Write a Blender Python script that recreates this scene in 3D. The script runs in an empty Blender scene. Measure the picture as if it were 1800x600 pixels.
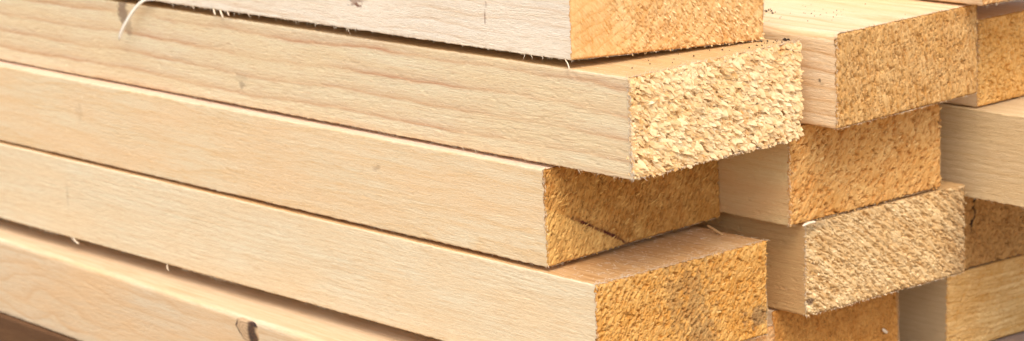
import bpy, math
import numpy as np
from mathutils import Matrix, Vector

C = bpy.context.scene.collection
SC = bpy.context.scene
MM = 0.001

# ------------------------------------------------------------------ noise
def _hash(ix, iy, seed):
    with np.errstate(over='ignore'):
        h = (ix.astype(np.uint32) * np.uint32(374761393) + iy.astype(np.uint32) * np.uint32(668265263)
             + np.uint32((seed * 2246822519) & 0xffffffff))
        h = (h ^ (h >> np.uint32(13))) * np.uint32(1274126177)
        h = (h ^ (h >> np.uint32(16))) * np.uint32(2654435761)
        h = h ^ (h >> np.uint32(15))
    return h.astype(np.float64) / 4294967295.0

def n2(x, y, seed=0):
    x = np.asarray(x, float); y = np.asarray(y, float)
    x, y = np.broadcast_arrays(x, y)
    fx, fy = np.floor(x), np.floor(y)
    ix, iy = fx.astype(np.int64), fy.astype(np.int64)
    tx, ty = x - fx, y - fy
    tx = tx * tx * (3 - 2 * tx); ty = ty * ty * (3 - 2 * ty)
    a = _hash(ix, iy, seed); b = _hash(ix + 1, iy, seed)
    c = _hash(ix, iy + 1, seed); d = _hash(ix + 1, iy + 1, seed)
    return (a * (1 - tx) + b * tx) * (1 - ty) + (c * (1 - tx) + d * tx) * ty   # 0..1

def fb(x, y, seed=0, o=3):
    s = 0.0; a = 0.5; t = 0.0
    for k in range(o):
        s = s + a * n2(np.asarray(x) * 2 ** k + 17.3 * k, np.asarray(y) * 2 ** k - 9.1 * k, seed + 31 * k)
        t += a; a *= 0.5
    return s / t - 0.5                                                          # about -0.5..0.5

def sstep(a, b, x):
    t = np.clip((x - a) / (b - a), 0, 1)   # also falls when b < a
    return t * t * (3 - 2 * t)

# ------------------------------------------------------------------ mesh helpers
def make_mesh(name, V, F, attrs=None, smooth=True):
    """V Nx3 in metres, F list of int arrays (Mx4 or Mx3)"""
    me = bpy.data.meshes.new(name)
    V = np.asarray(V, np.float32)
    me.vertices.add(len(V)); me.vertices.foreach_set('co', V.ravel())
    F = [f for f in F if len(f)]
    nl = sum(f.size for f in F); npol = sum(len(f) for f in F)
    me.loops.add(nl); me.polygons.add(npol)
    me.loops.foreach_set('vertex_index', np.concatenate([f.ravel() for f in F]).astype(np.int32))
    st = []; o = 0
    for f in F:
        st.append(o + np.arange(len(f)) * f.shape[1]); o += f.size
    me.polygons.foreach_set('loop_start', np.concatenate(st).astype(np.int32))
    me.update(calc_edges=True); me.validate()
    me.polygons.foreach_set('use_smooth', np.full(len(me.polygons), smooth))
    for k, a in (attrs or {}).items():
        at = me.attributes.new(k, 'FLOAT', 'POINT')
        at.data.foreach_set('value', np.asarray(a, np.float32))
    return me

def add_obj(name, me, mat, parent=None):
    o = bpy.data.objects.new(name, me)
    C.objects.link(o)
    if mat: me.materials.append(mat)
    if parent: o.parent = parent
    return o

def grid_faces(nu, nv, off=0):
    i, j = np.meshgrid(np.arange(nu - 1), np.arange(nv - 1), indexing='ij')
    a = off + i * nv + j
    return np.stack([a, a + nv, a + nv + 1, a + 1], -1).reshape(-1, 4)

# ------------------------------------------------------------------ materials
class NT:
    def __init__(s, name):
        s.m = bpy.data.materials.new(name); s.m.use_nodes = True
        s.t = s.m.node_tree; s.t.nodes.clear()
        s.out = s.t.nodes.new('ShaderNodeOutputMaterial')
        s.b = s.t.nodes.new('ShaderNodeBsdfPrincipled')
        s.t.links.new(s.b.outputs[0], s.out.inputs[0])
    def n(s, typ, **kw):
        n = s.t.nodes.new(typ)
        for k, v in kw.items(): setattr(n, k, v)
        return n
    def l(s, a, b): s.t.links.new(a, b)
    def math(s, op, a, b=None, c=None, clamp=False):
        n = s.n('ShaderNodeMath', operation=op); n.use_clamp = clamp
        for i, v in enumerate((a, b, c)):
            if v is None: continue
            if isinstance(v, (int, float)): n.inputs[i].default_value = v
            else: s.l(v, n.inputs[i])
        return n.outputs[0]
    def noise(s, vec, scale=1, detail=3, rough=.55):
        n = s.n('ShaderNodeTexNoise'); n.inputs['Scale'].default_value = scale
        n.inputs['Detail'].default_value = detail; n.inputs['Roughness'].default_value = rough
        s.l(vec, n.inputs['Vector']); return n.outputs['Fac']
    def mapv(s, vec, scale, loc=(0, 0, 0)):
        n = s.n('ShaderNodeMapping'); n.inputs['Scale'].default_value = scale
        n.inputs['Location'].default_value = loc; s.l(vec, n.inputs['Vector']); return n.outputs[0]
    def mix(s, fac, a, b, typ='MIX'):
        n = s.n('ShaderNodeMix', data_type='RGBA', blend_type=typ)
        for i, v in ((0, fac), (6, a), (7, b)):
            if isinstance(v, (int, float)): n.inputs[i].default_value = v
            elif isinstance(v, tuple): n.inputs[i].default_value = (*v, 1) if len(v) == 3 else v
            else: s.l(v, n.inputs[i])
        return n.outputs[2]
    def ramp(s, fac, pts):
        n = s.n('ShaderNodeValToRGB'); e = n.color_ramp.elements
        while len(e) < len(pts): e.new(.5)
        for k, (p, v) in enumerate(pts):
            e[k].position = p; e[k].color = (v, v, v, 1)
        s.l(fac, n.inputs[0]); return n.outputs[0]
    def attr(s, name):
        return s.n('ShaderNodeAttribute', attribute_name=name).outputs['Fac']

def lin(r, g, b):
    f = lambda c: (c / 255 / 12.92) if c <= 10 else ((c / 255 + .055) / 1.055) ** 2.4
    return (f(r), f(g), f(b))

def rings(t, P, k):
    """growth-ring field of the board, shared by its long faces and its sawn end"""
    tc = t.n('ShaderNodeTexCoord').outputs['Object']
    mm = t.mapv(tc, (1000, 1000, 1000))
    off = P['seed'] * 13.7
    d1 = t.noise(t.mapv(mm, (.008, .02, .02), (off, off, 0)), 1, 2)
    d2 = t.noise(t.mapv(mm, (.05, .12, .12), (off, 3, off)), 1, 2)
    sp = t.n('ShaderNodeSeparateXYZ'); t.l(mm, sp.inputs[0])
    py, pz = P['pith']
    a = t.math('SUBTRACT', sp.outputs[1], py); b = t.math('SUBTRACT', sp.outputs[2], pz)
    r = t.math('SQRT', t.math('ADD', t.math('MULTIPLY', a, a), t.math('MULTIPLY', b, b)))
    r = t.math('ADD', r, t.math('MULTIPLY', t.math('SUBTRACT', d1, .5), P['wav']))
    r = t.math('ADD', r, t.math('MULTIPLY', t.math('SUBTRACT', d2, .5), 2.0))
    fr = t.math('FRACT', t.math('DIVIDE', r, P['sp']))
    ring = t.ramp(fr, [(0, .25), (.08, 0), (.5, .1), (.8, .45), (.93, 1), (1, .25)])
    return mm, ring, off

def side_material(P):
    t = NT('sawn_pine_side'); mm, ring, off = rings(t, P, 1)
    base, late, deep = P['base'], P['late'], P['deep']
    streak = t.noise(t.mapv(mm, (.03, .9, .9), (off, 0, off)), 1, 4, .6)
    blot = t.noise(t.mapv(mm, (.012, .05, .05), (0, off, off)), 1, 3)
    fleck = t.noise(t.mapv(mm, (.1, 2.2, 2.2), (off, off, 0)), 1, 3, .65)
    c = t.mix(t.math('MULTIPLY', ring, P['ramt']), base, late)
    broad = t.noise(t.mapv(mm, (.010, .22, .22), (off, off, off)), 1, 3, .55)
    c = t.mix(t.ramp(broad, [(.44, 0), (.68, .45)]), c, P['deep'])
    c = t.mix(t.ramp(streak, [(.38, 0), (.72, P['samt'])]), c, deep)
    c = t.mix(t.ramp(blot, [(.4, 0), (.65, P['bamt'])]), c, P['blot'])
    fuzz = t.noise(t.mapv(mm, (.55, 1.5, 1.5), (0, off, 0)), 1, 3, .7)
    c = t.mix(t.ramp(fuzz, [(.5, 0), (.75, .45)]), c, deep)
    c = t.mix(t.ramp(fleck, [(.52, 0), (.74, .5)]), c, late)
    c = t.mix(t.ramp(fleck, [(.25, .4), (.42, 0)]), c, tuple(min(1, x * 1.12 + .02) for x in base))
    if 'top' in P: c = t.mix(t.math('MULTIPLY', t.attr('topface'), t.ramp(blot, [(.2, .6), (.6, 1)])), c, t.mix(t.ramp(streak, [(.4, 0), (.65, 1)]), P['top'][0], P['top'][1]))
    c = t.mix(t.attr('stain'), c, P['stain'])
    t.l(c, t.b.inputs['Base Color'])
    t.b.inputs['Roughness'].default_value = .78
    t.b.inputs['Specular IOR Level'].default_value = .22
    bp = t.n('ShaderNodeBump'); bp.inputs['Strength'].default_value = .8
    bp.inputs['Distance'].default_value = P['bump'] * MM
    saw = t.noise(t.mapv(mm, (.9, .05, .05), (off, 0, 0)), 1, 2)
    h = t.math('ADD', t.math('MULTIPLY', fleck, 1.0), t.math('MULTIPLY', streak, .5))
    h = t.math('ADD', h, t.math('MULTIPLY', saw, .35))
    h = t.math('ADD', h, t.math('MULTIPLY', fuzz, 1.1))
    t.l(h, bp.inputs['Height']); t.l(bp.outputs[0], t.b.inputs['Normal'])
    return t.m

def end_material(P):
    t = NT('sawn_pine_end_grain'); mm, ring, off = rings(t, P, 2)
    tone = t.attr('tone')
    rot = t.n('ShaderNodeMapping'); rot.inputs['Rotation'].default_value = (-math.radians(P['end']['ang']), 0, 0); t.l(mm, rot.inputs['Vector'])
    along = rot.outputs[0]                                   # y now runs with the torn fibres
    fine = t.noise(t.mapv(along, (.3, .32, 1.7), (off, off, 0)), 1, 3, .6)
    blot = t.noise(t.mapv(mm, (.05, .05, .05), (off, 0, off)), 1, 3)
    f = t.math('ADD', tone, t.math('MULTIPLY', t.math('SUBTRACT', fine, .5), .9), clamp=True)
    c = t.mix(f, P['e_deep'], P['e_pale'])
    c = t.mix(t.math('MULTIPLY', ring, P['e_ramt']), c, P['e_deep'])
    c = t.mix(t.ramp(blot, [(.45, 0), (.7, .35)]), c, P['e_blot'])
    c = t.mix(t.attr('stain'), c, P['stain'])
    t.l(c, t.b.inputs['Base Color'])
    t.b.inputs['Roughness'].default_value = .72
    t.b.inputs['Specular IOR Level'].default_value = .25
    bp = t.n('ShaderNodeBump'); bp.inputs['Strength'].default_value = .7
    bp.inputs['Distance'].default_value = .3 * MM
    g = t.noise(t.mapv(along, (1.2, .7, 3.2), (off, 0, 0)), 1, 3, .65)
    t.l(g, bp.inputs['Height']); t.l(bp.outputs[0], t.b.inputs['Normal'])
    return t.m

def simple_material(name, a, b, scale=400, rough=.8):
    t = NT(name); tc = t.n('ShaderNodeTexCoord').outputs['Object']
    n = t.noise(tc, scale, 4, .6)
    t.l(t.mix(t.ramp(n, [(.3, 0), (.7, 1)]), a, b), t.b.inputs['Base Color'])
    t.b.inputs['Roughness'].default_value = rough
    t.b.inputs['Specular IOR Level'].default_value = .2
    bp = t.n('ShaderNodeBump'); bp.inputs['Strength'].default_value = .5; bp.inputs['Distance'].default_value = .0003
    t.l(n, bp.inputs['Height']); t.l(bp.outputs[0], t.b.inputs['Normal'])
    return t.m

# ------------------------------------------------------------------ one board
def board_ring(T, W, rad, step):
    """closed outline of the cross-section, (w, z) counter-clockwise seen from the end:
    near face upwards, top, far face downwards, bottom. rad = corner radii (near-bottom, near-top, far-top, far-bottom)"""
    pts = []; nrm = []
    def line(p, q, n, st):
        L = math.dist(p, q); k = max(1, int(round(L / st)))
        for i in range(k):
            f = i / k
            pts.append((p[0] + (q[0] - p[0]) * f, p[1] + (q[1] - p[1]) * f)); nrm.append(n)
    def arc(c, r, a0, a1, st):
        k = max(2, int(round(abs(a1 - a0) * r / st)))
        for i in range(k):
            a = a0 + (a1 - a0) * i / k
            pts.append((c[0] + r * math.cos(a), c[1] + r * math.sin(a))); nrm.append((math.cos(a), math.sin(a)))
    r0, r1, r2, r3 = rad; s0, s1, s2, s3 = step; pi = math.pi
    line((0, r0), (0, T - r1), (-1, 0), s0)
    arc((r1, T - r1), r1, pi, pi / 2, min(s0, s1))
    line((r1, T), (W - r2, T), (0, 1), s1)
    arc((W - r2, T - r2), r2, pi / 2, 0, min(s1, s2))
    line((W, T - r2), (W, r3), (1, 0), s2)
    arc((W - r3, r3), r3, 0, -pi / 2, min(s2, s3))
    line((W - r3, 0), (r0, 0), (0, -1), s3)
    arc((r0, r0), r0, -pi / 2, -pi, min(s3, s0))
    return np.array(pts), np.array(nrm)

def shear(P, w, u):
    return math.tan(math.radians(P['skew'])) * w * np.exp(-u / 150.0)

def build_body(P, parent):
    T, W, sd = P['T'], P['W'], P['seed']
    R, Nn = board_ring(T, W, P['rad'], P['step'])
    fine = np.arange(0, P['fine'], P['ustep'])
    L = P['len']
    coarse = P['fine'] + (L - P['fine']) * np.linspace(0, 1, 40) ** 1.5
    u = np.concatenate([fine, coarse])
    nu, nr = len(u), len(R)
    s = np.concatenate([[0], np.cumsum(np.hypot(*np.diff(R, axis=0).T))])
    U, S = np.meshgrid(u, s, indexing='ij')
    # surface relief in mm: slow waviness, torn grain, saw strokes
    amp = P['rough']
    h = .6 * fb(U * .012, S * .03, sd + 1, 2)
    slant = P['slant']
    U2 = U + S * slant[0]; S2 = S + U * slant[1]
    tear = fb(U2 * .07, S2 * 1.5, sd + 2, 3)
    patch = sstep(-.12, .2, fb(U * .02, S * .06, sd + 3, 2))
    h = h + amp * (.3 + .7 * patch) * (tear * .3 - .28 * sstep(.1, .24, tear))
    t2 = fb(U2 * .16, S2 * 2.2, sd + 5, 2)
    h = h + amp * .35 * t2 * (.4 + patch)
    h = h + amp * .3 * (fb(U2 * .3, S2 * 2.4, sd + 6, 2)) * patch
    h = h - amp * P['pit'] * sstep(.2, .34, fb(U2 * .28, S2 * .5, sd + 8, 2))     # torn-out pits
    h = h + amp * .10 * fb(U * .7, S * .05, sd + 7, 2)                             # band-saw strokes
    # ragged arrises
    cor = np.minimum.reduce([np.hypot(R[:, 0] - a, R[:, 1] - b) for a, b in ((0, 0), (0, T), (W, 0), (W, T))])
    arr = np.exp(-cor / 1.0)[None, :]
    h = h + arr * P['arris'] * (fb(U * .35, S * .2, sd + 9, 3) + .3 * fb(U * 1.3, S * .5, sd + 10, 1))
    if 'wane' in P:                                                                # bark-side rounding wanders along the board
        h = h + P['wane'] * np.exp(-np.hypot(R[:, 0], R[:, 1] - T) / 9.0)[None, :] * fb(U * .01, S * 0, sd + 12, 2)
    w = R[:, 0][None, :] + Nn[:, 0][None, :] * h
    z = R[:, 1][None, :] + Nn[:, 1][None, :] * h
    rag = P['rag'] * (-.45 + 1.3 * fb(S * .55, U * .1, sd + 15, 3) + .5 * fb(S * 1.7, U * .1, sd + 16, 1))
    x = -U + shear(P, R[:, 0][None, :], U) + rag * np.exp(-U / 1.6)
    # bow of the board over its length
    w = w + P.get('bow', (0, 0))[0] * (U / 500) ** 2; z = z + P.get('bow', (0, 0))[1] * (U / 500) ** 2
    V = np.stack([x, w, z], -1).reshape(-1, 3) * MM
    stain = np.zeros((nu, nr))
    for (su, sz, ru, rz, st, jit) in P.get('stains', ()):
        near = np.abs(R[:, 0])[None, :] < 6
        q = np.hypot((U - su) / ru, (R[:, 1][None, :] - sz) / rz) + jit * fb(U * .5, S * .6, sd + 20, 3) * 2
        stain = np.maximum(stain, st * (1 - sstep(.55, 1.05, q)) * near)
    i, j = np.meshgrid(np.arange(nu - 1), np.arange(nr), indexing='ij')
    jn = (j + 1) % nr
    F = np.stack([i * nr + j, i * nr + jn, (i + 1) * nr + jn, (i + 1) * nr + j], -1).reshape(-1, 4)
    # close the rear end
    cV = np.array([[-L, W / 2, T / 2]]) * MM
    j1 = np.arange(nr); Ft = np.stack([(nu - 1) * nr + j1, (nu - 1) * nr + (j1 + 1) % nr, np.full(nr, nu * nr)], -1)
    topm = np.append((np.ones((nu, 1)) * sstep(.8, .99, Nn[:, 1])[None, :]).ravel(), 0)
    V = np.concatenate([V, cV]); stain = np.append(stain.ravel(), 0)
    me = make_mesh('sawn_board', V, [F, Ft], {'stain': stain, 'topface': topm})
    return me

def flakes(P, rng, n, Lr, Wr, ang, spread, lift, base_fn, tone, over=.8, dens=None):
    """torn wood chips standing off the sawn end: tapered, bent slivers, 5x3 verts each"""
    T, W = P['T'], P['W']; sd_tone = P['seed'] + 70
    cw = rng.uniform(-over * .3, W + over * .3, n); cz = rng.uniform(-over * .3, T + over * .3, n)
    if dens is not None:
        keep = rng.random(n) < dens(cw, cz); cw, cz = cw[keep], cz[keep]; n = len(cw)
    sc = rng.random(n) ** 1.7
    L = Lr[0] + (Lr[1] - Lr[0]) * sc; B = Wr[0] + (Wr[1] - Wr[0]) * rng.random(n) ** 1.3 * (.4 + .6 * sc)
    eg = np.minimum.reduce([cw, W - cw, cz, T - cz]); L = L * np.clip(.4 + eg / 5.0, .4, 1)
    a = np.radians(ang(cw, cz) if callable(ang) else ang) + np.radians(spread) * rng.normal(size=n)
    lf = np.radians(lift[0] + (lift[1] - lift[0]) * rng.random(n))
    curl = rng.normal(-.1, .25, n); side = rng.normal(0, .15, n); tw = rng.normal(0, .25, n)
    tt = np.array([0, .25, .5, .78, 1.0]); prof = np.array([.55, .95, 1.0, .72, .18])
    ss = np.array([-1, 0, 1.0])
    t = tt[None, :, None]; s = ss[None, None, :]
    A = a[:, None, None]
    Lb = L[:, None, None]; Bb = B[:, None, None] * .5
    jag = 1 + .35 * (rng.random((n, 5, 1)) - .5)
    along = Lb * t * np.cos(lf)[:, None, None]
    across = s * Bb * prof[None, :, None] * jag + side[:, None, None] * Lb * t ** 2
    out = Lb * (t ** 1.3) * np.sin(lf)[:, None, None] + curl[:, None, None] * Lb * .25 * t ** 2 \
        - .22 * Bb * s ** 2 + tw[:, None, None] * s * Bb * t
    ca, sa = np.cos(A), np.sin(A)
    dw = along * ca - across * sa; dz = along * sa + across * ca
    w = cw[:, None, None] + dw - .3 * Lb * ca; z = cz[:, None, None] + dz - .3 * Lb * sa
    b0 = base_fn(np.clip(cw, 0, W), np.clip(cz, 0, T)) - .25
    x = b0[:, None, None] + out
    x = x + math.tan(math.radians(P['skew'])) * w
    V = np.stack([x, w, z], -1).reshape(-1, 3) * MM
    k = np.arange(n)[:, None] * 15
    g = grid_faces(5, 3)
    F = (k[:, :, None] + g[None]).reshape(-1, 4)
    tn = np.clip(tone[0] + .45 * tone[1] * rng.normal(size=n) + .55 * fb(cw * .11, cz * .11, sd_tone, 3) + P['end'].get('tonefn', lambda a, b: 0)(cw, cz), 0, 1)
    tv = np.repeat(tn[:, None] + .12 * rng.normal(size=(n, 1)), 15, 1) + np.repeat(np.array([-.08, -.02, 0, .03, .07]), 3)[None]
    return V, F, np.clip(tv, 0, 1).ravel(), np.stack([cw, cz], -1).repeat(15, 0)

def shingle(p, q, l, b, seed):
    """overlapping torn scales: returns height 0..1 and a random tone per scale"""
    gi, gj = np.floor(p / l), np.floor(q / b)
    best = np.full(p.shape, -9.0); tone = np.zeros(p.shape)
    for di in (-1, 0, 1):
        for dj in (-1, 0, 1):
            ci, cj = (gi + di).astype(np.int64), (gj + dj).astype(np.int64)
            j1, j2, j3, j4, j5 = (_hash(ci, cj, seed + k) for k in range(5))
            cp = (ci + .5 + (j1 - .5) * .9 + .5 * (cj % 2)) * l; cq = (cj + .5 + (j2 - .5) * .9) * b
            rot = (j5 - .5) * .35
            dp0, dq0 = p - cp, q - cq
            dp = (dp0 + rot * dq0) / (l * (.55 + .5 * j3)); dq = (dq0 - rot * dp0 * .5) / (b * (.5 + .45 * j3))
            ins = np.clip(1 - dq ** 2, 0, 1) ** .5 * (np.abs(dp) < 1) * (np.abs(dq) < 1)
            v = np.where(ins > 0, ((dp + 1) * .5) ** 1.2 * (.4 + .6 * j4) * (.45 + .55 * ins), -1)
            tone = np.where(v > best, j3 * .35 + j5 * .65, tone); best = np.maximum(best, v)
    return np.maximum(best, -.25), tone

def build_end(P, parent):
    T, W, sd = P['T'], P['W'], P['seed']
    rng = np.random.default_rng(sd + 100)
    st = P['estep']
    w = np.linspace(0, W, int(W / st)); z = np.linspace(0, T, int(T / st))
    Wg, Zg = np.meshgrid(w, z, indexing='ij')
    E = P['end']
    ang = math.radians(E['ang']); ca, sa = math.cos(ang), math.sin(ang)
    def hgt(ww, zz):
        wob = 1.4 * fb(ww * .08, zz * .08, sd + 40, 2)
        p = ww * ca + zz * sa + wob; q = -ww * sa + zz * ca + wob
        l, b = E['cell']
        h = E['amp'] * (.9 * fb(p / l, q / b, sd + 41, 3) + .6 * fb(p / (l * .45), q / (b * .5), sd + 42, 2))
        if E.get('sh', 1):
            v, _t = shingle(p, q, l * .8, b, sd + 60); h = h * .8 + E['amp'] * E.get('sh', .6) * v
        h = h - E['amp'] * E.get('pits', .6) * (1.5 * sstep(.1, .3, fb(p / (l * .8), q / (b * 1.1), sd + 43, 2)) + 2.6 * sstep(.12, .24, fb(p / (l * .42), q / (b * .6), sd + 49, 2)))
        h = h + E.get('swell', .8) * fb(ww * .03, zz * .04, sd + 44, 2)
        if 'saw' in E:                                     # straight saw strokes across the end
            a2, per, am = E['saw']
            h = h + am * fb((ww * math.cos(a2) + zz * math.sin(a2)) / per, (zz * math.cos(a2) - ww * math.sin(a2)) * .02, sd + 45, 2)
        return h
    H = hgt(Wg, Zg)
    if 'smooth' in E:                                      # cleaner-cut corner
        H = H * (1 - .75 * E['smooth'](Wg, Zg))
    ed = np.minimum.reduce([Wg, W - Wg, Zg, T - Zg])
    r0 = P['rad']
    # follow the rounded outline of the board
    def corner_cut(cw, cz, r):
        d = np.hypot(Wg - cw, Zg - cz) - r
        return d
    H = H - .9 * np.exp(-(ed / .7) ** 2) + .5 * np.exp(-(ed / 1.5) ** 2) * fb(Wg * .7, Zg * .7, sd + 46, 2)
    X = H + math.tan(math.radians(P['skew'])) * Wg
    jw = .35 * fb(Wg * .8, Zg * .8, sd + 47, 2)
    Wd, Zd = Wg.copy(), Zg.copy()
    for c, (sx, sz), r in zip(((0, 0), (0, 1), (1, 1), (1, 0)), ((-1, -1), (-1, 1), (1, 1), (1, -1)), r0):
        if r < 2: continue                                 # pull big waney corners in to the outline
        cx = r if c[0] == 0 else W - r; cz = r if c[1] == 0 else T - r
        dx = (Wd - cx) * sx; dz = (Zd - cz) * sz
        inn = (dx > 0) & (dz > 0)
        m = np.maximum(dx, dz); rr = np.hypot(dx, dz) + 1e-9
        k = np.where(inn, m / rr, 1)
        Wd = np.where(inn, cx + dx * k * sx, Wd); Zd = np.where(inn, cz + dz * k * sz, Zd)
    V = np.stack([X, Wd, Zd], -1)
    edge = np.zeros_like(Wg, bool); edge[0] = edge[-1] = True; edge[:, 0] = edge[:, -1] = True
    V[edge, 0] -= 3.2
    V[edge, 1] = W / 2 + (V[edge, 1] - W / 2) * (1 - .7 / W)
    V[edge, 2] = T / 2 + (V[edge, 2] - T / 2) * (1 - .7 / T)
    wob = 1.4 * fb(Wg * .08, Zg * .08, sd + 40, 2)
    _v, tsh = shingle(Wg * ca + Zg * sa + wob, -Wg * sa + Zg * ca + wob, E['cell'][0] * .8, E['cell'][1], sd + 60)
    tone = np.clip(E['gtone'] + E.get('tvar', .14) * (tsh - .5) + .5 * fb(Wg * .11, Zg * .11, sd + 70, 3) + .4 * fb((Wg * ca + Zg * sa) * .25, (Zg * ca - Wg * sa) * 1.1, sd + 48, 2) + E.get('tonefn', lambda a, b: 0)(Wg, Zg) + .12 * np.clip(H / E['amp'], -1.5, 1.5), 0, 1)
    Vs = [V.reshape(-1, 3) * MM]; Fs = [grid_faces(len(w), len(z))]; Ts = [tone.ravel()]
    pos = [np.stack([Wg, Zg], -1).reshape(-1, 2)]
    o = len(Vs[0])
    for fl in E['flakes']:
        v, f, tn, ps = flakes(P, rng, *fl['a'], base_fn=hgt, tone=fl['tone'], over=fl.get('over', .8), dens=fl.get('dens'))
        Vs.append(v); Fs.append(f + o); Ts.append(tn); pos.append(ps); o += len(v)
    Vs = np.concatenate(Vs); Ps = np.concatenate(pos)
    stain = np.zeros(len(Vs))
    for fn in E.get('stain', ()):
        stain = np.maximum(stain, fn(Ps[:, 0], Ps[:, 1]))
    me = make_mesh('sawn_end', Vs, [np.concatenate(Fs)], {'tone': np.concatenate(Ts), 'stain': stain})
    return add_obj('sawn_end', me, end_material(P), parent)

def ribbons(paths, width, name):
    """thin bent wood fibres: each path Kx3 (mm) becomes a three-sided tapering strand"""
    Vs = []; Fs = []; o = 0
    n, K, _ = paths.shape
    tan = np.gradient(paths, axis=1); tan /= np.linalg.norm(tan, axis=2, keepdims=True) + 1e-9
    ref = np.where(np.abs(tan[..., 2:3]) < .9, np.array([0, 0, 1.0]), np.array([1.0, 0, 0]))
    b = np.cross(tan, ref); b /= np.linalg.norm(b, axis=2, keepdims=True) + 1e-9
    c = np.cross(tan, b)
    tp = (1 - .8 * np.linspace(0, 1, K) ** 1.5)[None, :, None] * width[:, None, None] * .5
    V = np.stack([paths + tp * b, paths - tp * b * .6 + tp * .5 * c, paths - tp * .5 * b - tp * .5 * c], 2)   # n,K,3,3
    idx = np.arange(n)[:, None, None] * K * 3 + np.arange(K - 1)[None, :, None] * 3
    F = []
    for q in range(3):
        q2 = (q + 1) % 3
        F.append(np.stack([idx + q, idx + q2, idx + 3 + q2, idx + 3 + q], -1).reshape(-1, 4))
    return V.reshape(-1, 3) * MM, np.concatenate(F)

def fringe(P, parent, mat):
    """stray fibres along the arrises of the board"""
    T, W, sd = P['T'], P['W'], P['seed']
    rng = np.random.default_rng(sd + 300)
    paths = []; wid = []
    K = 5; t = np.linspace(0, 1, K)[:, None]
    def strand(p, d, L, bend):
        q = np.array(p) + t * np.array(d) * L + t ** 2 * np.array(bend) * L
        paths.append(q)
    for kind, n, Lmin, Lmax, wd in P['fringe']:
        for _ in range(n):
            L = Lmin + (Lmax - Lmin) * rng.random() ** 2.5
            if kind == 'nb':       # bottom near arris: hang down and out, mostly leaning along the board
                uu = rng.choice(P['fspots']) + rng.normal(0, 14) if rng.random() < .6 else rng.uniform(0, P['fine'] * .97)
                uu = min(max(uu, 0), P['fine'])
                strand((-uu + 0, .3, .3), (rng.normal(.5, .5), -.25 - .3 * rng.random(), -.7 * rng.random() - .2), L, (rng.normal(0, .3), 0, -.3 * rng.random()))
            elif kind == 'nt':
                uu = rng.uniform(0, P['fine'])
                strand((-uu, .3, T - .2), (rng.normal(.4, .5), -.4 * rng.random(), .5 * rng.random()), L, (rng.normal(0, .3), rng.normal(0, .3), -.2))
            elif kind == 'en':     # near vertical arris of the end
                strand((rng.uniform(-2, .5), .2, rng.uniform(0, T)), (rng.uniform(.2, 1), -.5 * rng.random(), rng.normal(-.2, .5)), L, (0, rng.normal(-.1, .3), rng.normal(0, .3)))
            elif kind == 'et':     # top arris of the end
                ww = rng.uniform(0, W)
                strand((math.tan(math.radians(P['skew'])) * ww - rng.random() * 2.5, ww, T - .1), (rng.uniform(.0, 1), rng.normal(0, .5), .1 + .5 * rng.random()), L, (rng.normal(0, .3), rng.normal(0, .3), rng.normal(-.1, .3)))
            elif kind == 'eb':
                ww = rng.uniform(0, W)
                strand((math.tan(math.radians(P['skew'])) * ww - rng.random(), ww, .2), (rng.uniform(.1, .8), rng.normal(0, .4), -.5 * rng.random() - .1), L, (rng.normal(0, .2), rng.normal(0, .3), -.2))
            elif kind == 'top':    # lint lying on the top face near the end
                ww = rng.uniform(0, W); uu = rng.random() ** 1.6 * 45
                strand((-uu + shear(P, ww, uu), ww, T - .05), (rng.normal(.5, .8), rng.normal(0, .6), .12 + .25 * rng.random()), L, (rng.normal(0, .5), rng.normal(0, .5), -.15))
            elif kind == 'front':  # fuzz on the near face
                uu = rng.uniform(0, P['fine'] * .9); zz = rng.uniform(1, T - 1)
                strand((-uu, 0.1, zz), (rng.normal(.8, .4), -.12 - .15 * rng.random(), rng.normal(0, .25)), L, (0, rng.normal(0, .1), rng.normal(0, .2)))
            wid.append(wd * (.6 + .8 * rng.random()))
    if not paths: return
    V, F = ribbons(np.array(paths), np.array(wid), 'fibre')
    me = make_mesh('fibre_fringe', V, [F])
    o = add_obj('fibre_fringe', me, mat, parent); o['kind'] = 'stuff'
    return o

FIBRE = simple_material('pale_wood_fibre', lin(226, 204, 168), lin(240, 224, 196), 900)

def place(o, P):
    o.location = (P['x'] * MM, P['y'] * MM, P['z'] * MM)
    o.rotation_euler = (math.radians(P['roll']), math.radians(P['pitch']), math.radians(P['yaw']))

GROUP = 'sawn boards stacked in the timber pile'
DEF = dict(fine=60, ustep=1.0, step=(1.0, 2.0, 8.0, 6.0), rad=(.7, .7, .8, .8), len=1500, rough=.30, slant=(0, 0), arris=1.0, rag=1.6, pit=.4,
           estep=.5, pith=(60, -60), wav=10, sp=4.5, ramt=.45, samt=.4, bamt=.75, bump=.36, e_ramt=.3,
           base=lin(231, 211, 178), late=lin(205, 166, 125), deep=lin(222, 190, 148), blot=lin(228, 200, 160), stain=lin(70, 45, 30),
           e_deep=lin(196, 128, 58), e_pale=lin(240, 205, 150), e_blot=lin(214, 158, 88), fspots=(30, 120, 260), fringe=())

def make_board(label, fit, **kw):
    P = dict(DEF); P.update(kw)
    for k, v in zip(('x', 'y', 'z', 'yaw', 'pitch', 'roll', 'skew', 'T', 'W'), fit): P[k] = v
    me = build_body(P, None)
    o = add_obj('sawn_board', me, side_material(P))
    o['label'] = label; o['category'] = 'board'; o['group'] = GROUP
    build_end(P, o)
    fringe(P, o, FIBRE)
    place(o, P)
    o['_'] = 0; del o['_']
    return o, P

def blob(x, z, cx, cz, rx, rz, seed, jit=.6, s=1.0):
    q = np.hypot((x - cx) / rx, (z - cz) / rz) + jit * fb(x * .35, z * .35, seed, 3) * 2
    return s * (1 - sstep(.5, 1.05, q))

FINE = dict(fine=570, ustep=.8, step=(.42, 1.6, 8.0, 6.0), estep=.33)

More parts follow.
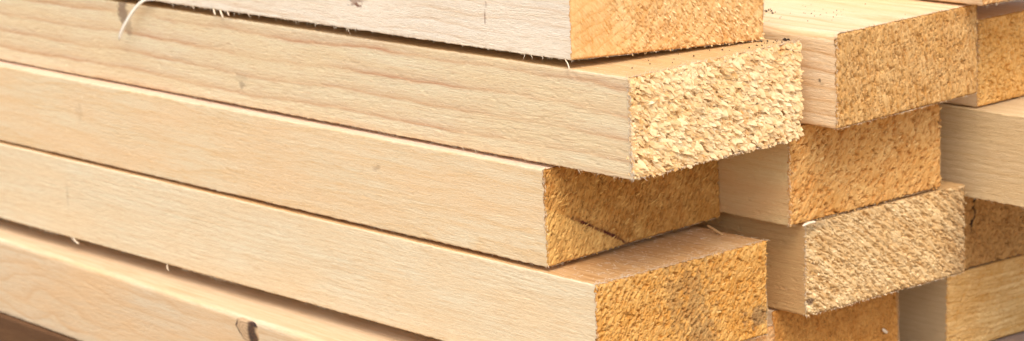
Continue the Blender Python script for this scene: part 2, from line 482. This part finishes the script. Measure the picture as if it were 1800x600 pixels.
# ================================================================== near stack, top to bottom
def smoothA(w, z): return (1 - sstep(16, 44, w + .25 * z))
A, PA = make_board(
    'topmost near-stack board, whitish side and pale orange end, lying on the chip-covered board',
    [-22.9, -20.8, 52.7, 0.17, -0.37, -1.33, 14.28, 50.0, 106.45], seed=1, **FINE, rough=.30, slant=(.15, 0.02),
    base=lin(238, 228, 206), late=lin(206, 164, 118), deep=lin(226, 200, 160), blot=lin(240, 226, 200),
    pith=(-14, 66), wav=22, sp=5.2, ramt=.5, e_ramt=.6,
    e_deep=lin(206, 148, 78), e_pale=lin(244, 212, 154), e_blot=lin(226, 176, 106),
    stains=[(160, 16, 7, 3.0, .6, .9), (157, 13, 2.5, 1.2, .9, .8), (60, 15.5, .8, 3.2, .75, .5), (59, 22, .7, 2, .4, .5), (40, 33, 5, 2, .4, .9)],
    stain=lin(120, 72, 48),
    fringe=[('nb', 160, .5, 2.2, .22), ('nb', 25, 1.5, 4, .35), ('front', 260, .6, 2.2, .13), ('en', 60, .4, 1.6, .18), ('eb', 90, .4, 1.2, .22)],
    fspots=(310, 285, 268, 205, 165, 60, 15),
    end=dict(ang=-58, cell=(4.4, .8), sh=.3, amp=.6, gtone=.42, pits=.5, saw=(0.06, 2.6, .5), smooth=smoothA, tonefn=lambda w, z: .35 * fb(w / 1.6, z * .03, 35, 2),
             flakes=[dict(a=(2600, (.9, 3.0), (.25, .6), -62, 10, (5, 24)), tone=(.52, .2), dens=lambda w, z: .12 + .88 * sstep(14, 46, w + .25 * z)),
                     dict(a=(700, (1.2, 3.2), (.6, 1.3), -66, 16, (10, 40)), tone=(.8, .15), dens=lambda w, z: sstep(30, 80, w))]))

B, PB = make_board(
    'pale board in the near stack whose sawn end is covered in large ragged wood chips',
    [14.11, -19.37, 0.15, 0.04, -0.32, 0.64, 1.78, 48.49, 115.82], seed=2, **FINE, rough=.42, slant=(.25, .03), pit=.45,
    base=lin(233, 220, 182), late=lin(194, 140, 102), deep=lin(222, 188, 138), blot=lin(230, 206, 160),
    top=(lin(212, 174, 118), lin(186, 142, 86)), pith=(70, 95), wav=7, sp=8.0, ramt=.95, rad=(.7, 1.2, 6, 1.5), arris=1.1,  # top: shade of the board above painted in as a browner colour
    e_deep=lin(208, 148, 74), e_pale=lin(249, 225, 174), e_blot=lin(236, 192, 120), e_ramt=.12,
    stains=[(300, 12, 3.2, 2.4, .45, .6), (412, 43, 6, 9, .75, .4), (408, 34, 5, 6, .45, .6), (300, 16, 8, 4, .15, .6)],
    stain=lin(122, 96, 78),
    fringe=[('nb', 200, .5, 2.4, .2), ('front', 700, .5, 2.2, .2), ('en', 260, .8, 3.4, .28), ('et', 300, 1, 4.5, .22), ('eb', 200, .8, 2.6, .3), ('top', 420, .8, 4, .14)],
    fspots=(110, 60, 190, 350, 20),
    end=dict(ang=-38, cell=(5.0, 2.2), amp=1.25, gtone=.45, pits=.7, swell=2.4,
             flakes=[dict(a=(2600, (1.6, 4.2), (1.0, 2.2), -38, 14, (6, 22)), tone=(.55, .36), over=.5),
                     dict(a=(1500, (2.8, 6.4), (1.7, 3.6), -38, 12, (6, 20)), tone=(.74, .32), over=.3),
                     dict(a=(900, (1.0, 3.0), (.3, .8), -30, 40, (12, 40)), tone=(.75, .2), over=.8)]))

def crackC(w, z):
    zz = 24.5 - (w - 10) * .53 + 1.2 * fb(w * .15, 0 * w, 5, 2) * 2
    d = np.abs(z - zz)
    band = 1 - sstep(.35, 1.2, d + .8 * fb(w * .5, z * .5, 6, 2))
    return band * sstep(15, 21, w) * np.clip(.55 + 1.6 * (n2(w * .33, w * 0, 77) - .35), .35, 1) + .25 * (1 - sstep(0, 3, d)) * sstep(4, 20, w)
Cb, PC = make_board(
    'set-back board under the chip-covered one, orange end crossed by a dark resin crack',
    [-41.0, -23.0, -50.8, 0.5, -0.25, 0.93, 1.2, 48.72, 122.79], seed=3, **FINE, rough=.34, slant=(.1, -.02), pit=.3,
    base=lin(233, 217, 180), late=lin(216, 166, 96), deep=lin(224, 184, 126), blot=lin(234, 202, 156),
    top=(lin(232, 204, 176), lin(222, 188, 156)), pith=(60, -30), wav=26, sp=7.5, ramt=.35, samt=.4,
    e_deep=lin(172, 114, 46), e_pale=lin(228, 184, 108), e_blot=lin(196, 142, 64),
    stains=[(125, 32.5, 3.5, 2.2, .28, .8), (400, 30, 4, 6, .12, .6)], stain=lin(92, 44, 24),
    fringe=[('nb', 120, .4, 1.8, .16), ('nt', 60, .5, 2.5, .2), ('front', 700, .5, 2.4, .2), ('en', 260, .5, 2.2, .24), ('eb', 120, .5, 1.6, .2)],
    end=dict(ang=58, cell=(4.6, .95), sh=.3, amp=.85, gtone=.36, pits=.8, saw=(-.1, 3.0, .5), tonefn=lambda w, z: .42 * sstep(1, -1.5, z - (24.5 - (w - 10) * .53)) - .1 + .3 * fb((z * .9 + w * .45) * .55, w * .02, 31, 2), stain=[crackC],
             flakes=[dict(a=(2200, (1.0, 3.4), (.3, .7), 60, 11, (6, 26)), tone=(.46, .22)),
                     dict(a=(450, (2, 4.2), (.7, 1.3), 56, 20, (14, 36)), tone=(.75, .2))]))

D, PD = make_board(
    'lowest near-stack board with visible end, its orange end blotched grey and its torn top showing',
    [-7.0, -24.0, -102.4, 0.53, -0.13, 0.45, 4.99, 49.4, 112.99], seed=4, **FINE, rough=.36, slant=(.35, -.05), pit=.3,
    base=lin(235, 223, 188), late=lin(204, 158, 102), deep=lin(222, 190, 142), blot=lin(234, 208, 164),
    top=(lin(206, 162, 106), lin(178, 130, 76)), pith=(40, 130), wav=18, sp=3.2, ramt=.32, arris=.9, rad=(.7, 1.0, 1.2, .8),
    e_deep=lin(196, 132, 48), e_pale=lin(242, 202, 126), e_blot=lin(216, 156, 70),
    stains=[(452, 26, 1.0, 9, .22, .4)], stain=lin(104, 84, 66),
    fringe=[('nb', 260, .5, 2.6, .2), ('front', 700, .5, 2.4, .2), ('en', 160, .6, 2.2, .22), ('et', 420, .8, 4, .2), ('top', 550, .8, 3.2, .32), ('eb', 100, .5, 2, .2)],
    fspots=(470, 500, 330, 300, 200, 90, 30),
    end=dict(ang=60, cell=(3.4, 1.1), amp=.85, gtone=.34, pits=1.1, swell=1.4,
             stain=[lambda w, z: blob(w, z, 60, 27, 15, 24, 51, 1.2, .33), lambda w, z: blob(w, z, 68, 10, 10, 12, 52, 1.2, .4), lambda w, z: blob(w, z, 105, 10, 8, 7, 53, .9, .55)],
             flakes=[dict(a=(2000, (.8, 2.8), (.35, .9), 62, 24, (6, 30)), tone=(.46, .24)),
                     dict(a=(520, (1.4, 3.2), (.5, 1.2), 70, 30, (12, 40)), tone=(.95, .1))]))

K, PK = make_board(
    'bottom board of the near stack with a rounded waney edge and a dark-rimmed knot',
    [-14.7, -48.0, -163.0, -1.24, -0.06, 3.0, 0.0, 51.18, 160.0], seed=5, fine=520, ustep=.9, step=(.6, 1.0, 8.0, 6.0), estep=.6,
    rough=.34, slant=(.1, .0), rad=(.8, 3.5, 1, 1), wane=1.2, top=(lin(218, 190, 152), lin(200, 166, 124)), pit=.3,  # top: face coloured darker than the side, shade painted in against strong light
    base=lin(229, 211, 176), late=lin(206, 156, 98), deep=lin(224, 184, 132), blot=lin(232, 194, 144),
    pith=(-20, 160), wav=45, sp=9, ramt=.5,
    fringe=[('nb', 120, .4, 2, .2), ('front', 120, .6, 2, .14)],
    end=dict(ang=30, cell=(3, 1.2), amp=.7, gtone=.45, flakes=[dict(a=(2000, (.8, 2.6), (.4, 1.1), 50, 30, (10, 40)), tone=(.55, .2))]))

# ================================================================== middle stack
E_, PE = make_board(
    'board behind the chip-covered one, bright dirt-specked top and wide tan end',
    [32.94, 105.88, 5.79, 0.3, 0.1, 0.38, 0.62, 47.66, 113.77], seed=6, fine=130, ustep=.7, step=(.45, .8, 8.0, 6.0), estep=.36,
    rough=.34, slant=(.05, 0), rad=(.8, 4.5, .8, .8), wane=1.5,
    base=lin(236, 214, 176), late=lin(196, 142, 84), deep=lin(226, 186, 132), blot=lin(230, 196, 146),
    pith=(50, 96), wav=14, sp=6, ramt=.8, samt=.5,
    e_deep=lin(188, 134, 66), e_pale=lin(240, 204, 142), e_blot=lin(210, 162, 92),
    stains=[(10.5, 23.5, .9, 1.1, .9, .5), (9, 22, 2, .8, .3, .5)], stain=lin(60, 44, 36),
    fringe=[('en', 260, .5, 2.2, .2), ('et', 200, .6, 2.4, .18), ('front', 120, .6, 2.2, .14), ('eb', 200, .5, 1.8, .2), ('top', 160, .6, 2.5, .12)],
    end=dict(ang=104, cell=(5.0, .85), sh=.3, amp=.8, gtone=.33, pits=.8, saw=(.12, 3, .5),
             flakes=[dict(a=(2600, (1.0, 3.4), (.28, .7), 104, 10, (6, 26)), tone=(.46, .22)),
                     dict(a=(560, (1.6, 4.0), (.5, 1.1), 84, 16, (12, 40)), tone=(.95, .1), dens=lambda w, z: .25 + .75 * sstep(40, 90, w))]))

F_, PF = make_board(
    'middle-stack board second from the top, amber end of overlapping scales flush with a protruding plank',
    [7.51, 99.73, -46.41, 0.41, 0.06, 0.87, 5.25, 50.99, 111.25], seed=7, fine=90, ustep=.7, step=(.45, 2, 8.0, 6.0), estep=.36,
    rough=.38, slant=(.1, .0), pit=.6,
    base=lin(216, 192, 142), late=lin(186, 148, 92), deep=lin(206, 164, 112), blot=lin(212, 170, 118),
    pith=(60, 20), wav=8, sp=5, ramt=.3,
    e_deep=lin(192, 128, 54), e_pale=lin(240, 200, 130), e_blot=lin(212, 154, 76),
    fringe=[('en', 240, .6, 2.6, .22), ('front', 160, .6, 2.4, .15), ('eb', 120, .5, 2, .22)],
    end=dict(ang=50, cell=(4.4, 1.7), amp=.9, gtone=.32, pits=1.0, swell=1.2,
             flakes=[dict(a=(900, (1.4, 4.2), (.7, 1.8), 48, 14, (5, 20)), tone=(.46, .24)),
                     dict(a=(420, (1.4, 3.6), (.5, 1.3), 48, 22, (10, 34)), tone=(.92, .12))]))

def g_ridge(w, z): return 0 * w
G_, PG = make_board(
    'middle-stack board with a light tan end marked by fine diagonal saw lines',
    [8.19, 110.67, -95.73, 0.3, 0.05, 0.4, 6.07, 49.05, 118.05], seed=8, fine=90, ustep=.7, step=(.45, 2, 8.0, 6.0), estep=.33,
    rough=.5, slant=(.0, .0), pit=.5,
    base=lin(206, 174, 120), late=lin(166, 124, 70), deep=lin(190, 148, 98), blot=lin(200, 156, 104),
    pith=(-40, -70), wav=4, sp=3.4, ramt=.4,
    e_deep=lin(200, 154, 92), e_pale=lin(246, 220, 168), e_blot=lin(230, 194, 136), e_ramt=.65, stain=lin(110, 84, 66),
    fringe=[('en', 320, .5, 2.2, .26), ('front', 160, .6, 2.4, .15), ('eb', 260, .5, 1.8, .24)],
    end=dict(ang=-38, cell=(4.2, .85), amp=.7, gtone=.45, pits=1.0, swell=.6, saw=(math.radians(52), 1.8, 1.5), tonefn=lambda w, z: .75 * fb((w * .616 + z * .788) / 1.7, (z * .616 - w * .788) * .04, 33, 2),
             stain=[lambda w, z: .8 * blob(w, z, 3.2, 7.5, 2.6, 2.4, 61, .5), lambda w, z: .4 * blob(w, z, 6, 47, 12, 3, 62, .9), lambda w, z: .35 * sstep(92, 118, w) ],
             flakes=[dict(a=(2600, (.6, 1.7), (.3, .8), -36, 22, (6, 26)), tone=(.6, .2)),
                     dict(a=(900, (1.0, 2.4), (.6, 1.2), -30, 50, (10, 45)), tone=(.88, .12), dens=lambda w, z: 1 - .8 * sstep(20, 60, w))]))

I_, PI_ = make_board(
    'shaded deep orange board at the bottom of the middle stack, right of the blotched end',
    [-12.31, 109.05, -146.57, 0.0, 0.03, 0.53, -0.06, 50.03, 104.92], seed=9, fine=60, estep=.45,
    e_deep=lin(180, 116, 44), e_pale=lin(228, 174, 96), e_blot=lin(198, 134, 60), stain=lin(176, 140, 96),
    fringe=[('en', 80, .6, 2.2, .2), ('et', 160, .8, 3, .2)],
    end=dict(ang=95, cell=(3, 1.1), amp=.7, gtone=.4, pits=.6, stain=[lambda w, z: .7 * sstep(101.5, 103.5, w + 1.5 * fb(w * .1, z * .2, 9, 2))],
             flakes=[dict(a=(4200, (.7, 2.8), (.3, .9), 95, 30, (10, 40)), tone=(.45, .2))]))

# ================================================================== far stack
H_, PH = make_board(
    'tan plank pushed out past the other ends at the right, its long side showing',
    [150.0, 238.35 + .34, -55.93, 0.13, 0.0, -0.3, 0.0, 48.72, 105.03], seed=10, fine=260, ustep=.7, step=(.42, .9, 8.0, 6.0), estep=.6,
    rough=.34, slant=(.0, -.0), pit=.2,
    base=lin(220, 196, 152), late=lin(176, 138, 90), deep=lin(202, 170, 120), blot=lin(212, 184, 136),
    pith=(60, 150), wav=2.5, sp=3.6, ramt=.55,
    fringe=[('front', 240, .8, 3.4, .14), ('nb', 60, .6, 2, .18), ('nt', 60, .5, 2, .16)],
    end=dict(ang=30, cell=(3, 1.2), amp=.7, gtone=.45, flakes=[dict(a=(2000, (.8, 2.6), (.4, 1.1), 50, 30, (10, 40)), tone=(.55, .2))]))

J_, PJ = make_board(
    'orange-ended board resting on the protruding tan plank at the far right',
    [17.77, 241.06, -6.58, -0.13, 0.02, -0.23, 0.58, 47.55, 105.01], seed=11, fine=80, ustep=.8, step=(.6, .9, 8.0, 6.0), estep=.4,
    base=lin(226, 196, 152), late=lin(200, 150, 96),
    e_deep=lin(206, 144, 60), e_pale=lin(246, 206, 134), e_blot=lin(226, 168, 84), pith=(0, 90), sp=4,
    fringe=[('en', 160, .5, 2, .24), ('et', 220, .6, 2.6, .24)],
    end=dict(ang=70, cell=(2.0, 1.3), amp=.7, gtone=.36, pits=1.2, stain=[],
             flakes=[dict(a=(1300, (.6, 1.9), (.5, 1.2), 70, 45, (8, 40)), tone=(.52, .2)),
                     dict(a=(260, (1, 2.4), (.5, 1.0), 70, 60, (10, 40)), tone=(.95, .06), dens=lambda w, z: 1 - .7 * sstep(5, 20, w))]))

M_, PM = make_board(
    'brown shaded board end tucked under the protruding tan plank',
    [-14.73, 230.36, -106.46, -0.54, 0.0, -0.56, 5.95, 50.0, 104.89], seed=12, fine=40, estep=.45,
    base=lin(190, 150, 104), e_deep=lin(176, 126, 66), e_pale=lin(222, 178, 112), e_blot=lin(196, 146, 82), stain=lin(46, 30, 22),
    end=dict(ang=70, cell=(3, 1.5), amp=1.0, gtone=.42, pits=.9,
             stain=[lambda w, z: .95 * (1 - sstep(.5, 1.2, np.abs((w - 44.5) - .16 * (z - 28) + 3 * fb(z * .2, z * 0, 71, 2)))) * sstep(18, 24, z)],
             flakes=[dict(a=(3200, (.8, 3.2), (.4, 1.3), 80, 35, (10, 40)), tone=(.5, .22))]))

N_, PN = make_board(
    'lowest far-stack board with a soft yellow-orange end ridged in level rows',
    [-11.63, 254.8, -153.52, -0.4, -0.01, -0.4, 4.53, 46.13, 105.03], seed=13, fine=90, ustep=.8, step=(.6, 2, 8.0, 6.0), estep=.4,
    base=lin(206, 182, 142), late=lin(180, 150, 110), deep=lin(194, 166, 124), blot=lin(200, 172, 130),
    e_deep=lin(206, 150, 72), e_pale=lin(244, 208, 142), e_blot=lin(226, 176, 98), pith=(50, 300), sp=3.4, wav=4, e_ramt=.65,
    fringe=[('en', 120, .4, 1.6, .2)],
    end=dict(ang=6, cell=(4.2, 1.0), amp=.6, gtone=.5, pits=.5, saw=(math.radians(88), 2.2, .9), tonefn=lambda w, z: .7 * fb(z / 2.0, w * .04, 34, 2),
             flakes=[dict(a=(1200, (.7, 2.2), (.4, 1.0), 70, 40, (8, 34)), tone=(.58, .18))]))

Q_, PQ = make_board(
    'uppermost far board, only the lower edge of its end showing above the tan end',
    [46.24, 207.3, 55.3, -0.28, 0.03, -0.07, 0.38, 50.0, 105.0], seed=14, fine=120, ustep=1.0, step=(.7, 2, 8.0, 6.0), estep=.5,
    base=lin(226, 190, 142), late=lin(200, 152, 100), fringe=[('eb', 120, .5, 2.2, .2)],
    end=dict(ang=70, cell=(3, 1.2), amp=.7, gtone=.5, flakes=[dict(a=(3000, (.7, 2.4), (.4, 1.0), 70, 40, (8, 34)), tone=(.58, .18))]))

# ================================================================== the row below, partly hidden
LOWROW = [
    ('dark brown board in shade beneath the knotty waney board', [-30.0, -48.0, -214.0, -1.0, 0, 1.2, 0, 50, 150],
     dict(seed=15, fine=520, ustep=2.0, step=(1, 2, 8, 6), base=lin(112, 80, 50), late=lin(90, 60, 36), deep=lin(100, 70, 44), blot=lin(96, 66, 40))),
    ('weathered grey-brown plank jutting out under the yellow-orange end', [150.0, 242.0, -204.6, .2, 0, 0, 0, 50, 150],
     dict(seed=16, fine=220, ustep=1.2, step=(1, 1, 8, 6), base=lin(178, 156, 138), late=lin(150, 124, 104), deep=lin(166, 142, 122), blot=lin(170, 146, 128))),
]
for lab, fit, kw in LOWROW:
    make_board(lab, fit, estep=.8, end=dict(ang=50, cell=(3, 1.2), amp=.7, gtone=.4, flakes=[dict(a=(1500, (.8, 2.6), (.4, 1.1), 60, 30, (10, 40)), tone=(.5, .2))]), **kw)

# ================================================================== knots
def knot(parent, u, z, ru, rz, face_w, seed, cols, tilt=0, gap=True):
    """a small domed knot disc set into the near face of a board, local mm"""
    nr, na = 26, 72
    r = np.linspace(0, 1, nr); a = np.linspace(0, 2 * np.pi, na, endpoint=False)
    Rr, Aa = np.meshgrid(r, a, indexing='ij')
    wob = 1 + .34 * fb(np.cos(Aa) * 1.3 + 5, np.sin(Aa) * 1.3, seed, 2) * 2
    xx = -u + ru * Rr * wob * np.cos(Aa); zz = z + rz * Rr * wob * np.sin(Aa)
    dome = .25 * (1 - Rr ** 2) + .25 * fb(Rr * 6, Aa * 1.2, seed + 1, 2) - .5 * sstep(.8, 1, Rr)
    ww = face_w(zz) - .35 - dome
    V = np.stack([xx, ww, zz], -1).reshape(-1, 3) * MM
    i, j = np.meshgrid(np.arange(nr - 1), np.arange(na), indexing='ij'); jn = (j + 1) % na
    F = np.stack([i * na + j, i * na + jn, (i + 1) * na + jn, (i + 1) * na + j], -1).reshape(-1, 4)
    # dark bark rim (crescent), black resin pocket
    cres = sstep(.7, .82, Rr) * cols['rim'](Aa)
    pk = cols['pocket'](Rr * np.cos(Aa), Rr * np.sin(Aa), seed)
    dark = np.clip(np.maximum(cres, pk), 0, 1)
    ringv = .5 + .5 * np.sin(Rr * 26 + 3 * fb(Rr * 2, Aa, seed + 2, 2))
    me = make_mesh('knot', V, [F], {'stain': dark.ravel(), 'tone': ringv.ravel()})
    t = NT('knot_wood')
    tc = t.n('ShaderNodeTexCoord').outputs['Object']
    ns = t.noise(tc, 900, 4, .6)
    c = t.mix(t.math('MULTIPLY', t.attr('tone'), .5), cols['a'], cols['b'])
    c = t.mix(t.ramp(ns, [(.35, 0), (.75, .5)]), c, cols['b'])
    dk = t.mix(t.ramp(ns, [(.4, 0), (.65, 1)]), lin(38, 24, 18), lin(104, 66, 40))
    c = t.mix(t.attr('stain'), c, dk)
    t.l(c, t.b.inputs['Base Color']); t.b.inputs['Roughness'].default_value = .6
    return add_obj('knot', me, t.m, parent)

rK = 3.5; TK = PK['T']
def waneK(z): 
    d = np.clip(z - (TK - rK), 0, rK)
    return rK - np.sqrt(np.maximum(rK ** 2 - d ** 2, 0))
knot(K, 245, 44.3, 13.5, 7.2, waneK, 501, dict(
    a=lin(222, 190, 146), b=lin(160, 118, 78),
    rim=lambda a: sstep(.45, .95, np.cos(a - math.radians(190))),
    pocket=lambda x, y, s: np.maximum(blob(x, y, .42, -.2, .34, 1.0, 3, .45, .95), blob(x, y, .6, .6, .6, .34, 4, .3, 1))))

# ================================================================== loose bits
def sliver(name, pts, wid, label=None, parent=None, cat='splinter', group=None, mat=FIBRE, thick=.35):
    pts = np.array(pts, float); K = 14
    t = np.linspace(0, len(pts) - 1, K); i = np.minimum(t.astype(int), len(pts) - 2); f = (t - i)[:, None]
    def P_(k): return pts[np.clip(k, 0, len(pts) - 1)]
    p0, p1, p2, p3 = P_(i - 1), P_(i), P_(i + 1), P_(i + 2)
    q = .5 * (2 * p1 + (p2 - p0) * f + (2 * p0 - 5 * p1 + 4 * p2 - p3) * f ** 2 + (3 * p1 - p0 - 3 * p2 + p3) * f ** 3)
    tan = np.gradient(q, axis=0); tan /= np.linalg.norm(tan, axis=1, keepdims=True)
    b = np.cross(tan, [.55, -.6, .58]); b /= np.linalg.norm(b, axis=1, keepdims=True)
    c = np.cross(tan, b)
    prof = np.interp(np.linspace(0, 1, K), [0, .1, .5, .9, 1], [.35, .8, 1, .9, .3])[:, None] * wid / 2
    V = np.stack([q + b * prof, q + c * thick * .5, q - b * prof, q - c * thick * .5], 1).reshape(-1, 3) * MM
    F = []
    for k in range(K - 1):
        for m in range(4):
            F.append((k * 4 + m, k * 4 + (m + 1) % 4, k * 4 + 4 + (m + 1) % 4, k * 4 + 4 + m))
    F += [(3, 2, 1, 0), tuple((K - 1) * 4 + m for m in range(4))]
    o = add_obj(name, make_mesh(name, V, [np.array(F)]), mat, parent)
    if label: o['label'] = label; o['category'] = cat
    if group: o['group'] = group
    return o

# long curled shaving hanging off the top board (still attached: a part of it)
sliver('curled_shaving', [(-338, -.2, 1.0), (-346, -1.5, .5), (-353, -3.2, -4), (-360, -4.2, -11), (-367, -4.6, -19), (-371, -4.2, -25)], 2.8, parent=A, thick=.5, mat=simple_material('fresh_shaving_wood', lin(244, 230, 202), lin(248, 238, 216), 900))
sliver('splinter', [(-5, .5, .4), (-2, -.6, -1.5), (.5, -2, -3.6)], .7, parent=A)
sliver('splinter', [(-283, 0.2, .6), (-281.6, -.6, -.6), (-280, -1.0, -2.6)], 1.1, parent=A)
sliver('splinter', [(-277, 0.2, .6), (-275, -.7, -.9), (-272.5, -1.2, -3.4)], 1.2, parent=A)
sliver('splinter', [(-270, 0.2, .6), (-269, -.5, -.6), (-267.5, -.8, -1.8)], .8, parent=A)
sliver('splinter', [(-352, .3, .4), (-351, -.8, -1.4), (-349.5, -1.0, -3.2)], .8, parent=D)
sliver('splinter', [(-450, .3, .4), (-447, -.8, -.8), (-442, -1.2, -2.2)], 1.2, parent=D)

WB = lambda P, l: (Matrix.Translation((P['x'], P['y'], P['z'])) @
                   (Matrix.Rotation(math.radians(P['yaw']), 4, 'Z') @ Matrix.Rotation(math.radians(P['pitch']), 4, 'Y') @ Matrix.Rotation(math.radians(P['roll']), 4, 'X'))) @ Vector(l)
def loose(name, P, pts, wid, label, thick=.5, mat=FIBRE, cat='splinter', group=None):
    base = WB(P, pts[0])
    o = sliver(name, [WB(P, p) - base for p in pts], wid, label, cat=cat, mat=mat, thick=thick, group=group)
    o.location = base * MM
    return o
TAN = simple_material('tan_splinter_wood', lin(206, 164, 108), lin(222, 186, 134), 900)
loose('wood_splinter', PD, [(-12, 104, 50.6), (-18, 106, 51.2), (-26, 108, 52.6)], 1.6, 'small tan splinter on the torn top of the grey-blotched board', mat=TAN)
loose('wood_splinter', PG, [(2.5, -5, 49.2), (3.2, -1, 50.2), (3.6, 4, 49.8)], 1.8, 'pale splinter caught under the corner of the amber scaly end')
loose('wood_chip', PI_, [(.7, 88.6, 20), (1.2, 90.4, 18.6), (1.0, 92.4, 17.4)], 2.4, 'single whitish chip stuck on the shaded deep orange end', thick=1.0, cat='chip')

# dark dirt crumbs on two board tops
def crumbs(P, spots, label, seed, name='dirt'):
    rng = np.random.default_rng(seed); Vs = []; Fs = []; o = 0
    base = WB(P, (0, 0, P['T']))
    for (x, w, sx, sw, n, r0, r1) in spots:
        for _ in range(n):
            cx, cw = x + rng.normal() * sx, w + rng.normal() * sw
            r = r0 + (r1 - r0) * rng.random() ** 2
            a = np.arange(6) / 6 * 2 * np.pi
            lo = np.stack([cx + r * np.cos(a) * rng.uniform(.6, 1.3, 6), cw + r * np.sin(a) * rng.uniform(.6, 1.3, 6), np.full(6, P['T'] + .05)], -1)
            hi = np.stack([cx + .6 * r * np.cos(a) * rng.uniform(.6, 1.3, 6), cw + .6 * r * np.sin(a) * rng.uniform(.6, 1.3, 6), P['T'] + .25 + r * rng.uniform(.6, 1.2, 6)], -1)
            top = np.array([[cx, cw, P['T'] + .3 + r * 1.1]])
            Vs.append(np.concatenate([lo, hi, top]))
            for k in range(6):
                k2 = (k + 1) % 6
                Fs.append((o + k, o + k2, o + 6 + k2, o + 6 + k))
                Fs.append((o + 6 + k, o + 6 + k2, o + 12, o + 12))
            o += 13
    V = np.concatenate(Vs)
    V = np.array([(WB(P, v) - base)[:] for v in V])
    quads = np.array([f for f in Fs if f[2] != f[3]]); tris = np.array([f[:3] for f in Fs if f[2] == f[3]])
    ob = add_obj(name, make_mesh(name, V * MM, [quads, tris], smooth=False), DIRT)
    ob.location = base * MM
    ob['label'] = label; ob['category'] = 'dirt'; ob['kind'] = 'stuff'
DIRT = simple_material('dark_soil', lin(38, 30, 24), lin(70, 54, 42), 1500, .95)
crumbs(PB, [(-4, 112, 2.5, 3, 7, .3, .75), (-3, 108, 3, 8, 8, .15, .4), (-14, 60, 5, 24, 12, .2, .5), (-6, 96, 3, 8, 8, .2, .45)], 'dark dirt crumbs on top of the chip-covered board', 7)
crumbs(PE, [(-72, 33, 4, 3, 12, .3, .75), (-55, 40, 16, 14, 22, .16, .4), (-30, 45, 16, 10, 8, .12, .3)], 'dark dirt crumbs scattered over the bright top behind the chip-covered board', 8)

# ================================================================== ground
gn = 60
gx = np.linspace(-1, 1, gn); gx = np.sign(gx) * (2.5 * np.abs(gx) + 57 * np.abs(gx) ** 4); GX, GY = np.meshgrid(gx, gx, indexing='ij')
GZ = -.2655 + .006 * fb(GX * 3, GY * 3, 900, 3)
GZ = np.minimum(GZ, -.2643)
gm = make_mesh('ground', np.stack([GX, GY, GZ], -1).reshape(-1, 3), [grid_faces(gn, gn)])
g = add_obj('ground', gm, simple_material('packed_earth', lin(150, 132, 110), lin(176, 158, 134), 30, .95))
g['kind'] = 'structure'

# ================================================================== camera
cam = bpy.data.cameras.new('camera'); co = bpy.data.objects.new('camera', cam); C.objects.link(co)
r = Vector((0.68206, 0.73057, -0.03246)); u = Vector((-0.13969, 0.17372, 0.97484)); d = Vector((-0.71783, 0.66037, -0.22054))
M = Matrix((r, u, -d)).transposed().to_4x4(); M.translation = Vector((784.689, -804.162, 255.126)) * MM
co.matrix_world = M
cam.sensor_width = 36; cam.lens = 4265.72 / 1800 * 36
cam.clip_start = .02; cam.clip_end = 200
cam.dof.use_dof = True; cam.dof.focus_distance = 1.13; cam.dof.aperture_fstop = 17
SC.camera = co

# ================================================================== light
el, az = math.radians(60), math.radians(-38)     # az of the direction towards the sun, from +x anticlockwise
W_ = bpy.data.worlds.new('World'); SC.world = W_; W_.use_nodes = True
nt = W_.node_tree; bg = nt.nodes['Background']
sky = nt.nodes.new('ShaderNodeTexSky'); sky.sky_type = 'NISHITA'; sky.sun_disc = False
sky.sun_elevation = el; sky.sun_rotation = math.pi / 2 - az
sky.air_density = 1.0; sky.dust_density = 4.5; sky.ozone_density = .6
nt.links.new(sky.outputs[0], bg.inputs[0]); bg.inputs[1].default_value = .15
sl = bpy.data.lights.new('sun', 'SUN'); sl.energy = .5; sl.angle = math.radians(40); sl.color = (1, .965, .905)
so = bpy.data.objects.new('sun', sl); C.objects.link(so)
sd_ = Vector((math.cos(el) * math.cos(az), math.cos(el) * math.sin(az), math.sin(el)))
so.rotation_euler = (-sd_).to_track_quat('-Z', 'Y').to_euler()
SC.view_settings.view_transform = 'Standard'; SC.view_settings.look = 'None'
SC.view_settings.exposure = .90; SC.view_settings.gamma = 1
SC.cycles.max_bounces = 8; SC.cycles.diffuse_bounces = 6
